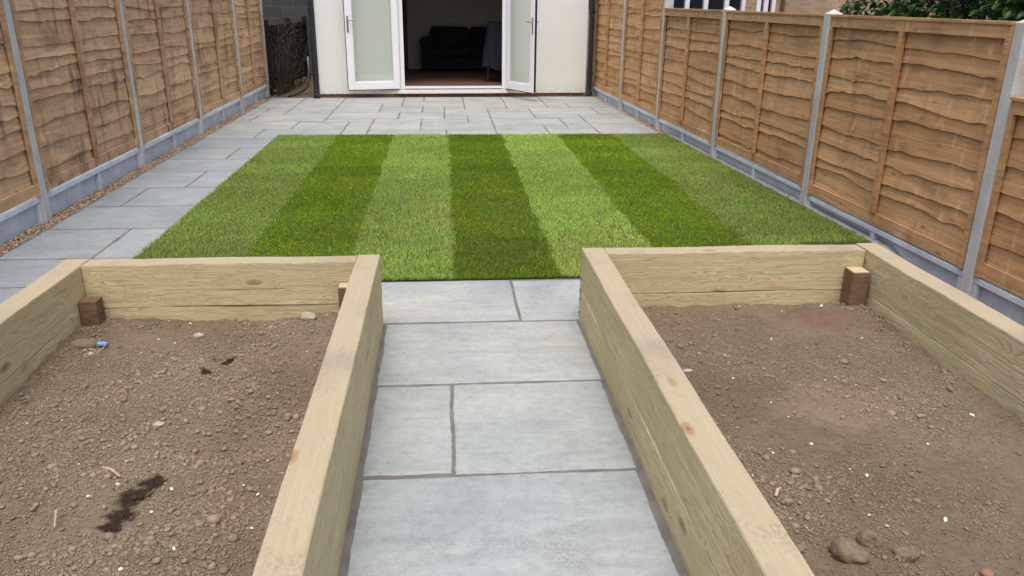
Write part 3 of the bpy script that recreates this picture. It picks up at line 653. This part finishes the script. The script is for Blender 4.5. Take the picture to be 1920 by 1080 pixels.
# ------------------------------------------------------------------ fences
def lap_panel(parent, xf, ya, yb, z0, z1, mat, sgn, slim, seed, stacked=False, nb=None):
    """waney lap panel between two posts. xf(y) = x of its visible face, sgn = direction (x) it faces"""
    g = random.Random(seed); m = MB(); n = 44; H = z1 - z0 - .05
    nb = nb or max(3, round(H / .15)); zb = z0 + .055
    bd = []; z = zb; k = 0
    while z < z1 - .04 and k < 40:
        e = H / nb * g.uniform(.5, 1.35); bd.append((z, min(z + e, z1 - .02))); z += e; k += 1
    for bi, (a, b) in enumerate(bd):
        tone = min(1, max(0, g.gauss(.5, .28))); s = g.uniform(0, 200); ph = g.uniform(0, 6); am = g.uniform(.004, .017)
        nt = [(g.uniform(ya, yb), g.uniform(.012, .05), g.uniform(-.018, .012)) for _ in range(g.randint(1, 4))]
        tp = g.uniform(-.012, .012)
        vs = []; fs = []
        for i in range(n + 1):
            y = ya + (yb - ya) * i / n; u = i / n
            lo = a + am * math.sin(u * g.choice([5]) + ph) + .020 * float(fbm(np.array(y * 2.6 + s), np.array(s))) * 2 + .011 * float(fbm(np.array(y * 11 + s), np.array(2.))) * 2 + tp * (u - .5)
            for (cy, w, d) in nt: lo += d * math.exp(-((y - cy) / w) ** 2)
            if bi == 0: lo = z0 + .01
            wob = .006 * float(fbm(np.array(y * 4 + s), np.array(b * 9.)))
            for (zz, off) in ((b + .03, .003), ((lo + b) / 2, .0105), (lo + .002, .0172), (lo, .0155), (lo + .003, .008), ((lo + b) / 2, .003)):
                vs.append((xf(y) + sgn * (off - .022 + wob), y, zz))
        for i in range(n):
            for r in range(5):
                q = [i * 6 + r, i * 6 + r + 1, (i + 1) * 6 + r + 1, (i + 1) * 6 + r]
                fs.append(q if sgn < 0 else q[::-1])
        m.add(vs, fs, tone)
    p = m.build('lap_panel', mat, parent)
    def bar(y0_, y1_, za, zb_, o0, o1, name, tone):
        vs = []
        for y in (y0_, y1_):
            for o in (o0, o1):
                for zz in (za, zb_): vs.append((xf(y) + sgn * o, y, zz))
        fs = [(0, 1, 3, 2), (4, 6, 7, 5), (0, 4, 5, 1), (2, 3, 7, 6), (0, 2, 6, 4), (1, 5, 7, 3)]
        bm_ = MB(); bm_.add(vs, fs if sgn > 0 else [f[::-1] for f in fs], tone); return bm_.build(name, mat, p, root=parent)
    w = .034
    for y in (ya, yb - w): bar(y, y + w, z0 + .002, z1 - .004, .002, .022, 'side_batten', g.uniform(0, .3))
    ym = (ya + yb) / 2 + g.uniform(-.05, .05)
    bar(ym - .021, ym + .021, z0 + .085, z1 - .072, .001, .027, 'centre_batten', g.uniform(0, .35))
    bar(ya + w, yb - w, z0 + .004, z0 + .082, -.004, .008, 'bottom_rail', g.uniform(.3, .7))
    bar(ya + w, yb - w, z1 - .070, z1 - .004, -.004, .023, 'top_rail', g.uniform(.3, .7))
    bar(ya, yb, z1 - .003, z1 + .013, -.030, .032, 'capping', .15)
    return p
def conc_post(parent, x, y, z1, sgn, cap=True, w=.098, d=.10):
    m = MB(); hw = w / 2; c = .012; xf_, xb = x + sgn * .022, x - sgn * (d - .022)
    prof = [(xb, -hw), (xf_ - sgn * c, -hw), (xf_, -hw + c), (xf_, hw - c), (xf_ - sgn * c, hw), (xb, hw)]
    zs = list(np.linspace(-.05, z1, 14)); vs = []; fs = []
    s = random.uniform(0, 50); lx_, ly_ = random.uniform(-.005, .005), random.uniform(-.006, .006)
    for k, z in enumerate(zs):
        for q, (px, py) in enumerate(prof):
            j = .0016 * math.sin(z * 9 + s + q)
            vs.append((px + j * .6 + lx_ * z, y + py + j + ly_ * z, z))
    n = 6
    for k in range(len(zs) - 1):
        for q in range(n):
            f = [k * n + q, k * n + (q + 1) % n, (k + 1) * n + (q + 1) % n, (k + 1) * n + q]; fs.append(f if sgn > 0 else f[::-1])
    top = len(vs); vs.append(((xf_ + xb) / 2 + lx_ * z1, y + ly_ * z1, z1 + (.032 if cap else 0)))
    b = (len(zs) - 1) * n
    for q in range(n): f = [b + q, b + (q + 1) % n, top]; fs.append(f if sgn > 0 else f[::-1])
    m.add(vs, fs); return m.build('concrete_post', M['post'], parent)
def gravel_board(parent, xf, ya, yb, zt, sgn, haunch=False):
    m = MB()
    def blk(y0_, y1_, za, zb_, o0, o1, lo=None):
        vs = []
        for y in (y0_, y1_):
            for o, zz in ((o0, za), (o0, zb_), (o1, za), (o1, zb_ - (.006 if o1 > .005 else 0))): vs.append((xf(y) + sgn * o, y, zz))
        fs = [(0, 1, 3, 2), (4, 6, 7, 5), (0, 4, 5, 1), (2, 3, 7, 6), (0, 2, 6, 4), (1, 5, 7, 3)]
        m.add(vs, fs if sgn > 0 else [f[::-1] for f in fs])
    blk(ya, yb, -.05, zt - .001, -.045, -.028)
    blk(ya, yb, zt - .036, zt, -.0275, .008)
    ym = (ya + yb) / 2
    for a, b in ((ya, ya + .03), (ym - .02, ym + .02), (yb - .03, yb)): blk(a, b, -.05, zt - .0365, -.0275, .006)
    # sloping lower lip
    vs = []; L = .012
    for y in (ya, yb):
        for o, zz in ((-.0138, .052), (.003, .03), (.003, -.05), (-.0138, -.05)): vs.append((xf(y) + sgn * o, y, zz))
    if 0: m.add(vs, [])
    return m.build('gravel_board', M['board'], parent)
FL = empty('panel_fence', (-2.83, 8, 0), 'tall weathered brown lap panel fence with concrete posts on the left', 'fence', 'lap panel fences along the garden')
lx = lambda y: -2.826
PL = [1.78, 3.74, 5.725, 7.67, 9.62, 11.66, 13.42]
for i, y in enumerate(PL): conc_post(FL, lx(y), y, 2.12, 1)
for i in range(len(PL) - 1):
    a, b = PL[i] + .05, PL[i + 1] - .05
    gravel_board(FL, lx, a, b, .178, 1); lap_panel(FL, lx, a + .003, b - .003, .186, 2.02, M['fence_left'], 1, False, 11 + i, nb=13)
FR = empty('panel_fence', (2.8, 8, 0), 'honey brown lap panel fence on the right stepping lower towards the front', 'fence', 'lap panel fences along the garden')
rx = lambda y: FXR(y) + .004
PR = [(1.98, 1.43), (3.95, 1.415), (5.90, 1.425), (7.92, 1.43), (9.88, 2.12), (11.72, 2.12), (13.62, 2.12)]
for y, z in PR: conc_post(FR, rx(y), y, z, -1)
for i in range(len(PR) - 1):
    a, b = PR[i][0] + .05, PR[i + 1][0] - .05
    zt = .10 if i < 2 else (.135 if i < 4 else .142); top = (1.05, 1.408, 1.41, 1.412, 2.02, 2.02)[i]
    gravel_board(FR, rx, a, b, zt, -1); lap_panel(FR, rx, a + .003, b - .003, zt + .006, top, M['fence_right'], -1, False, 53 + i, nb=(7, 10, 10, 10, 14, 14)[i])
# rough haunching of concrete and soil at the foot of the right fence, beside the lawn
def haunch():
    n = 420; V = []; F = []
    prof = ((-.10, .030), (-.02, .026), (-.002, .016), (.03, .004), (.075, -.03))
    for i in range(n + 1):
        y = .3 + 9.1 * i / n
        for q, (o, z) in enumerate(prof):
            V.append((FXR(y) + .012 - o + (.014 * float(fbm(np.array(y * 9), np.array(q * 3.)))), y, z - .09 * max(0, min(1, (4.75 - y) / .3)) + .012 * float(fbm(np.array(y * 16.), np.array(q * 7.)))))
    k = len(prof)
    for i in range(n):
        for q in range(k - 1): F.append((i * k + q, i * k + q + 1, (i + 1) * k + q + 1, (i + 1) * k + q))
    tag(npmesh('concrete_haunching', V, np.array(F), M['haunch'], smooth=True), kind='structure')
haunch()
def sl_(n):
    y = rng.uniform(4.6, 9.3, n); return np.stack([FXR(y) - .05 + rng.normal(0, .012, n), y, .002 + rng.uniform(0, .012, n)], 1)
sc_ = pebble_field('soil_crumbs', 1300, sl_, .003, .010, M['earthlump'], 'loose dark earth between lawn edge and right fence', 'soil crumbs')

# ------------------------------------------------------------------ house
hr = math.atan2(.0551, 1)
ho = empty('house', (.18, 13.32, 0), 'cream rendered house extension with open white french doors', 'house', None, hr)
c_, s_ = math.cos(hr), math.sin(hr)
def hp(u, v, z): return Vector((.18 + u * c_ - v * s_, 13.32 + u * s_ + v * c_, z))   # u along the front, v into the house
def hbox(m, a, b, **k):                                     # boxes in house axes, rotated into the world
    mm = MB(); mm.box(a, b, **k)
    m.add([hp(*v) for v in mm.v], mm.f); return m
UL, UR = -2.155, 2.165                                       # ends of the front wall
OL, OR = -.872, .842                                         # door opening
ZR = 2.75
w = MB()
hbox(w, (UL, 0, .052), (OL, .28, ZR), bev=.006); hbox(w, (OR, 0, .052), (UR, .28, ZR), bev=.006); hbox(w, (OL, .002, 2.16), (OR, .28, ZR))
hbox(w, (UL, .282, .052), (UL + .28, 4.6, ZR)); hbox(w, (UR - .28, .282, .052), (UR, 4.6, ZR)); hbox(w, (UL, 4.602, .052), (UR, 4.9, ZR))
w.build('wall', M['render'], ho)
hbox(MB(), (UL + .03, .012, -.05), (UR - .03, .27, .0515)).build('brick_plinth', M['plinth'], ho)
hbox(hbox(MB(), (UL - .1, -.12, ZR), (UR + .1, 5.0, ZR + .14), bev=.01), (UL - .1, -.14, ZR - .06), (UR + .1, -.121, ZR + .16)).build('roof', M['roof'], ho)
hbox(MB(), (UL + .285, .285, .10), (UR - .285, 4.595, .168)).build('inner_floor', M['inner_floor'], ho)
iw = MB(); hbox(iw, (UL + .2815, .2815, .169), (UL + .30, 4.58, ZR - .03)); hbox(iw, (UR - .30, .2815, .169), (UR - .2815, 4.58, ZR - .03)); hbox(iw, (UL + .301, 3.44, .169), (UR - .301, 3.47, ZR - .03)); hbox(iw, (UL + .301, .30, ZR - .028), (UR - .301, 3.43, ZR - .012))
iw.build('inner_wall', M['inner_wall'], ho)
d_ = hbox(MB(), (-1.55, 3.38, .17), (-.81, 3.42, 2.2), bev=.004); hbox(d_, (-.809, 3.37, .17), (-.695, 3.435, 2.25), bev=.004); d_.build('inner_door', M['inner_door'], ho)
fr = MB()
hbox(fr, (OL + .002, .03, .116), (OL + .066, .10, 2.155), bev=.004); hbox(fr, (OR - .066, .03, .116), (OR - .002, .10, 2.155), bev=.004)
hbox(fr, (OL + .067, .03, 2.09), (OR - .067, .10, 2.155), bev=.004); hbox(fr, (OL + .067, .03, .128), (OR - .067, .10, .170), bev=.004)
fr.build('door_frame', M['upvc'], ho)
sl = MB(); hbox(sl, (OL - .05, -.035, .056), (OR + .05, .12, .085), bev=.004); hbox(sl, (OL - .02, -.012, .086), (OR + .02, .10, .114), bev=.003); sl.build('door_sill', M['sill'], ho)
hbox(hbox(MB(), (OL + .01, .005, .1145), (OR - .01, .029, .121)), (OL + .068, .029, .171), (OR - .068, .09, .176)).build('threshold', M['steel'], ho)
def leaf(hu, ang, sgn, handle_in):
    """door leaf hinged at u=hu on the front face; local run d away from the hinge, normal n"""
    hpnt = hp(hu, .01, 0); d = Vector((math.cos(ang), math.sin(ang), 0)); n = Vector((-d.y, d.x, 0)); Wd, z0, z1, T = .83, .132, 2.115, .058
    def bx(m, a0, a1, t0, t1, za, zb_, bev=.006):
        mm = MB(); mm.box((a0, t0, za), (a1, t1, zb_), bev=bev)
        m.add([hpnt + d * v[0] + n * v[1] + Vector((0, 0, v[2])) for v in mm.v], mm.f); return m
    b = MB(); S = .098
    bx(b, .012, S, -T / 2, T / 2, z0, z1); bx(b, Wd - S, Wd, -T / 2, T / 2, z0, z1); bx(b, S + .0005, Wd - S - .0005, -T / 2 + .0005, T / 2 - .0005, z0, z0 + .115); bx(b, S + .0005, Wd - S - .0005, -T / 2 + .0005, T / 2 - .0005, z1 - .1, z1)
    o = b.build('french_door', M['upvc'], ho)
    bd = MB()
    for t0, t1 in ((-T / 2 + .004, -.012), (.012, T / 2 - .004)):
        bx(bd, S, S + .014, t0, t1, z0 + .115, z1 - .1, .003); bx(bd, Wd - S - .014, Wd - S, t0, t1, z0 + .115, z1 - .1, .003); bx(bd, S + .0145, Wd - S - .0145, t0, t1, z0 + .115, z0 + .129, .003); bx(bd, S + .0145, Wd - S - .0145, t0, t1, z1 - .114, z1 - .1, .003)
    bd.build('glazing_bead', M['upvc'], o, root=ho)
    bx(MB(), S + .002, Wd - S - .002, -.009, .009, z0 + .117, z1 - .102, 0).build('glass_pane', M['glass'], o, root=ho)
    gk = MB(); bx(gk, Wd - .001, Wd + .007, -T / 2 + .012, T / 2 - .012, z0 + .01, z1 - .01, 0); bx(gk, .02, Wd, -T / 2 + .01, T / 2 - .01, z0 - .012, z0 - .001, 0); gk.build('seal', M['black'], o, root=ho)
    for side in (-1, 1):
        h = MB(); t = side * T / 2; a = Wd - S / 2 + .012
        bx(h, a - .014, a + .014, min(t, t + side * .009), max(t, t + side * .009), 1.0, 1.245, .003)
        mm = MB(); mm.tube([(a, t + side * .008, 1.18), (a, t + side * .045, 1.18), (a - .012, t + side * .05, 1.18), (a - .115, t + side * .05, 1.183)], [.008, .008, .009, .007], 8)
        h.add([hpnt + d * v[0] + n * v[1] + Vector((0, 0, v[2])) for v in mm.v], mm.f)
        h.build('handle', M['steel'], o, root=ho)
    for z in (.34, 1.15, 1.95):
        mm = MB(); mm.tube([(0, -sgn * T / 2, z - .05), (0, -sgn * T / 2, z + .05)], .011, 8)
        q = MB(); q.add([hpnt + d * v[0] + n * v[1] + Vector((0, 0, v[2])) for v in mm.v], mm.f); q.build('hinge', M['upvc'], o, root=ho)
    return o
leaf(OL - .006, math.atan2(-.202, -.803), 1, True)
leaf(OR + .004, math.atan2(-.669, .345), -1, True)
def downpipe(u):
    m = MB(); m.tube([hp(u, -.03, .02), hp(u, -.03, ZR)], .040, 14)
    for z in (.35, 1.30, 2.3): m.tube([hp(u, -.03, z), hp(u, -.03, z + .04)], .050, 14)
    m.tube([hp(u, -.03, .055), hp(u, -.05, .02), hp(u, -.10, .004)], .05, 12)
    m.build('downpipe', M['black'], ho)
downpipe(UL - .045); downpipe(UR + .055)
hbox(MB(), (UR + .01, -.14, -.045), (UR + .17, .02, .012), bev=.008).build('gully_pot', M['clay'], ho)

# things inside the room
sx0, sx1, sy = -.42, 1.45, 16.10
so = empty('sofa', ((sx0 + sx1) / 2, sy + .4, .169), 'dark charcoal fabric sofa against the back wall of the room', 'sofa')
MB().box((sx0 + .1, sy + .03, .20), (sx1 - .1, sy + .60, .45), bev=.03).build('base', M['sofa'], so, True)
for x in (sx0, sx1 - .22): MB().box((x, sy, .20), (x + .22, sy + .62, .74), bev=.05).box((x - .03, sy - .01, .66), (x + .25, sy + .60, .80), bev=.06).build('armrest', M['sofa'], so, True)
xm = (sx0 + sx1) / 2
for a, b in ((sx0 + .16, xm), (xm, sx1 - .16)):
    MB().box((a + .005, sy - .02, .452), (b - .005, sy + .42, .60), bev=.05).build('seat_cushion', M['sofa'], so, True)
    MB().box((a + .005, sy + .30, .55), (b - .005, sy + .56, .99), bev=.075, rot=(R(-6), 0, 0)).build('back_cushion', M['sofa'], so, True)
for x in (sx0 + .06, sx1 - .06):
    for y in (sy + .06, sy + .56): MB().tube([(x, y, .169), (x, y, .21)], .02, 8).build('foot', M['inner_door'], so)
chx, chy = .97, 14.15
ch = empty('chair', (chx, chy, .169), 'dark metal legged chair hidden under cloth behind the right door', 'chair')
for dx in (-.2, .2):
    for dy in (-.2, .2): MB().tube([(chx + dx * 1.15, chy + dy * 1.15, .169), (chx + dx, chy + dy, .62)], .012, 8).build('leg', M['black'], ch)
MB().box((chx - .22, chy - .22, .60), (chx + .22, chy + .22, .64), bev=.015).build('seat', M['sofa'], ch)
MB().box((chx - .2, chy + .17, .65), (chx + .2, chy + .20, 1.12), bev=.01).build('backrest', M['sofa'], ch)
vs_, fs_ = [], []; nu, nz = 64, 22
for j in range(nz + 1):
    t = j / nz; z = 1.155 - .75 * t
    for i in range(nu):
        a = 2 * math.pi * i / nu; sq = 1 / max(abs(math.cos(a)), abs(math.sin(a))) ** .7
        r = (.215 + .085 * t) * sq * (1 + (.10 * t + .02) * math.sin(a * 9 + 1.7 * math.sin(t * 3)) + .04 * t * math.sin(a * 17))
        if j == 0: r *= .85
        vs_.append((chx + r * math.cos(a) * .98, chy + r * math.sin(a) * .95, z + (.012 * math.sin(a * 5) if j else 0) - .03 * t * math.sin(a * 3)))
for j in range(nz):
    for i in range(nu): fs_.append([j * nu + i, (j + 1) * nu + i, (j + 1) * nu + (i + 1) % nu, j * nu + (i + 1) % nu])
vs_.append((chx, chy, 1.16)); fs_ += [[i, (i + 1) % nu, len(vs_) - 1] for i in range(nu)]
cl = MB(); cl.add(vs_, fs_); tag(cl.build('cloth', M['cloth'], None, True), 'dark blue cloth draped in folds over the chair', 'cloth')

# ------------------------------------------------------------------ beside and behind the house
tag(MB().box((-6, 17.0, -.05), (-1.95, 17.22, 3.4)).build('block_wall', M['block']), 'grey concrete block wall closing the alley beside the house', 'wall')
DF = empty('dark_fence', (-2.74, 15.1, 0), 'old blackened lap fence running down the alley beside the house', 'fence')
dx = lambda y: -2.80 + (y - 13.5) * .042
for y in (13.56, 15.1, 16.55): MB().box((dx(y) - .04, y - .04, -.04), (dx(y) + .04, y + .04, 1.16), bev=.005).build('fence_post', M['fence_dark'], DF)
for k, (a, b) in enumerate(((13.61, 15.05), (15.15, 16.5))): lap_panel(DF, dx, a, b, .06, 1.06, M['fence_dark'], 1, False, 91 + k, nb=9)
cb = empty('dead_climber', (-2.66, 14.2, 0), 'bare dead brown climber tangled over the dark alley fence', 'plant')
for k in range(95):
    y = random.uniform(13.48, 15.4) if k > 25 else random.uniform(13.5, 14.1); x = dx(y) + random.uniform(.03, .16); p = Vector((x, y, -.01)); pts = [p.copy()]; hgt = random.uniform(.6, 1.6)
    d = Vector((random.uniform(-.1, .1), random.uniform(-.4, .4), 1)).normalized()
    for s in range(12):
        d = (d + Vector((random.gauss(0, .25), random.gauss(0, .42), random.gauss(.05, .28)))).normalized(); p = p + d * hgt / 11
        p.x = min(max(p.x, dx(p.y) + .03), dx(p.y) + .24); p.z = max(p.z, .01); pts.append(p.copy())
    if k == 0: ms = MB()
    ms.tube(pts, [random.uniform(.003, .007) * (1 - .06 * i) for i in range(13)], 5, cap=False)
ms.build('stem', M['stem'], cb)
lv = MB()
for k in range(900):
    y = random.uniform(13.5, 15.7); x = dx(y) + random.uniform(.03, .2); z = random.uniform(0, 1) ** 1.3 * 1.1 + .02; r = random.uniform(.008, .022); q = Euler((random.uniform(0, 6), random.uniform(0, 6), 0)).to_matrix()
    lv.add([Vector((x, y, z)) + q @ Vector(v) * r for v in ((-1, 0, 0), (0, -.5, .15), (1, 0, 0), (0, .5, .15))], [[0, 1, 2, 3]])
lv.build('dead_leaf', m_plain('dead_leaf', (.075, .062, .04), .9, .5, 8), cb)
pp = empty('waste_pipe', (-2.25, 13.6, 0), 'bent grey and muddy brown pipe lying beside the black downpipe', 'pipe')
MB().tube([(-2.165, 13.5, .60), (-2.18, 13.6, .40), (-2.235, 13.78, .16), (-2.245, 13.80, .12)], .016, 10).build('grey_section', M['hose_grey'], pp, True)
MB().tube([(-2.245, 13.80, .13), (-2.28, 13.72, .075), (-2.37, 13.48, .03), (-2.47, 13.23, .018)], .019, 10).build('brown_section', M['hose_brown'], pp, True)
wd = MB()
for k in range(260):
    y = random.uniform(13.35, 15.2); x = dx(y) + abs(random.gauss(.05, .09)); L = random.uniform(.02, .07); a = random.uniform(0, 6.28)
    b0 = Vector((x, y, -.004)); d = Vector((math.cos(a) * .5, math.sin(a) * .5, 1)) * L; s = Vector((-math.sin(a), math.cos(a), 0)) * .004
    wd.add([b0 - s, b0 + s, b0 + d], [[0, 1, 2]])
tag(wd.build('weeds', m_plain('dull_weed', (.075, .085, .035), .8, .4, 9)), 'small dull weeds growing along the dark alley fence', 'weeds', kind='stuff')

# neighbour's house beyond the right fence
nbh = empty('neighbour_house', (6.5, 17.3, 0), 'buff brick neighbouring house with white windows beyond the right fence', 'house')
nw = MB(); nw.box((4.45, 17.0, -.05), (4.56, 17.3, 3)); nw.box((4.56, 17.002, -.05), (6.22, 17.3, .7)); nw.box((4.56, 17.002, 2.2), (6.22, 17.3, 3)); nw.box((6.22, 17.0, -.05), (6.46, 17.3, 3)); nw.box((6.46, 17.002, -.05), (6.86, 17.3, .7)); nw.box((6.46, 17.002, 2.2), (6.86, 17.3, 3)); nw.box((6.86, 17.0, -.05), (10.5, 17.3, 3))
nw.build('wall', M['yellow_brick'], nbh)
MB().box((4.3, 16.7, 3.0), (10.7, 19, 3.15)).build('roof', M['roof'], nbh)
for x0, x1, cuts in ((4.56, 6.22, (5.0, 5.39, 5.83)), (6.46, 6.86, (6.66,))):
    f = MB(); xs = [x0] + list(cuts) + [x1]
    for q, x in enumerate(xs):
        hw = .075 if q in (0, len(xs) - 1) else .045
        a = x if q == 0 else x - hw; b = x + hw * 1.2 if q == 0 else (x if q == len(xs) - 1 else x + hw)
        f.box((a, 16.96, .705), (b, 17.06, 2.195), bev=.006)
    f.box((x0, 16.965, .705), (x1, 17.05, .78)); f.box((x0, 16.965, 2.12), (x1, 17.05, 2.195)); 
    fo = f.build('window', M['wframe'], nbh); MB().box((x0 + .01, 17.065, .71), (x1 - .01, 17.08, 2.19)).build('pane', M['pane'], fo, root=nbh)
MB().tube([(7.0, 16.93, 0), (7.0, 16.93, 3)], .04, 12).build('downpipe', M['inner_door'], nbh)

# hedge behind the right fence
hd = empty('hedge', (3.75, 5.0, 0), 'dense dark green broad leaved hedge rising behind the right fence', 'hedge')
n = 15000
def hedge_leaves(n):
    y = rng.uniform(2.6, 7.0, n); zz = rng.uniform(.25, 2.35, n)
    depth = rng.random(n) ** 1.7
    surf = 3.16 + .28 * (vnoise(y * 2.2, zz * 2.2) - .3) + .16 * (vnoise(y * 6, zz * 6) - .5) + .25 * np.clip((y - 6.3) / .7, 0, 1)
    x = surf + depth * (1.15 - .5 * np.clip((zz - 1.8) / .5, 0, 1))
    keep = (y < 6.55) | (rng.random(n) < .22); keep &= (x > FXR(y) + .10)
    p = np.stack([x, y, zz], 1)[keep]; n = len(p)
    L = rng.uniform(.045, .085, n); wd = L * rng.uniform(.42, .56, n)
    d = np.stack([rng.normal(-.75, .55, n), rng.normal(0, .75, n), rng.normal(-.15, .5, n)], 1); d /= np.linalg.norm(d, axis=1, keepdims=True)
    upv = np.stack([rng.normal(0, .35, n), rng.normal(0, .35, n), np.ones(n)], 1); s = np.cross(d, upv); s /= np.linalg.norm(s, axis=1, keepdims=True); nr = np.cross(s, d)
    a = p; m1 = p + d * (L * .35)[:, None]; m2 = p + d * (L * .72)[:, None] - nr * (L * .06)[:, None]; t = p + d * L[:, None] - nr * (L * .2)[:, None]
    k1 = s * (wd * .5)[:, None] + nr * (wd * .14)[:, None]; k1b = -s * (wd * .5)[:, None] + nr * (wd * .14)[:, None]
    V = np.stack([a, m1 - 0, m1 + k1, m1 + k1b, m2, m2 + k1 * .75, m2 + k1b * .75, t], 1)
    b = np.arange(n)[:, None] * 8
    T = np.concatenate([b + np.array([[0, 2, 1]]), b + np.array([[0, 1, 3]]), b + np.array([[4, 5, 7]]), b + np.array([[4, 7, 6]])]); Q = np.concatenate([b + np.array([[1, 2, 5, 4]]), b + np.array([[1, 4, 6, 3]])])
    c = np.where(rng.random(n)[:, None] < .22, np.array([.085, .180, .032]), np.array([.026, .070, .018])) * rng.uniform(.6, 1.35, n)[:, None]
    col = np.concatenate([np.repeat(c[:, None], 8, 1), np.ones((n, 8, 1))], 2)
    npmesh('foliage', V.reshape(-1, 3) - np.array([3.75, 5.0, 0]), [T, Q], M['leaf'], hd, True, attrs={'blade_col': ('POINT', 'FLOAT_COLOR', col.reshape(-1, 4))})
hedge_leaves(40000)
st = MB()
for k in range(26):
    y = random.uniform(2.8, 6.1); p = Vector((random.uniform(3.9, 4.2), y, -.05)); pts = [p.copy()]; d = Vector((0, 0, 1))
    for s in range(9): d = (d + Vector((random.gauss(-.03, .18), random.gauss(0, .22), .1))).normalized(); p = p + d * .24; pts.append(p.copy())
    st.tube(pts, [.02 * (1 - i * .08) for i in range(10)], 6)
st.build('stem', M['bark'], hd, True)
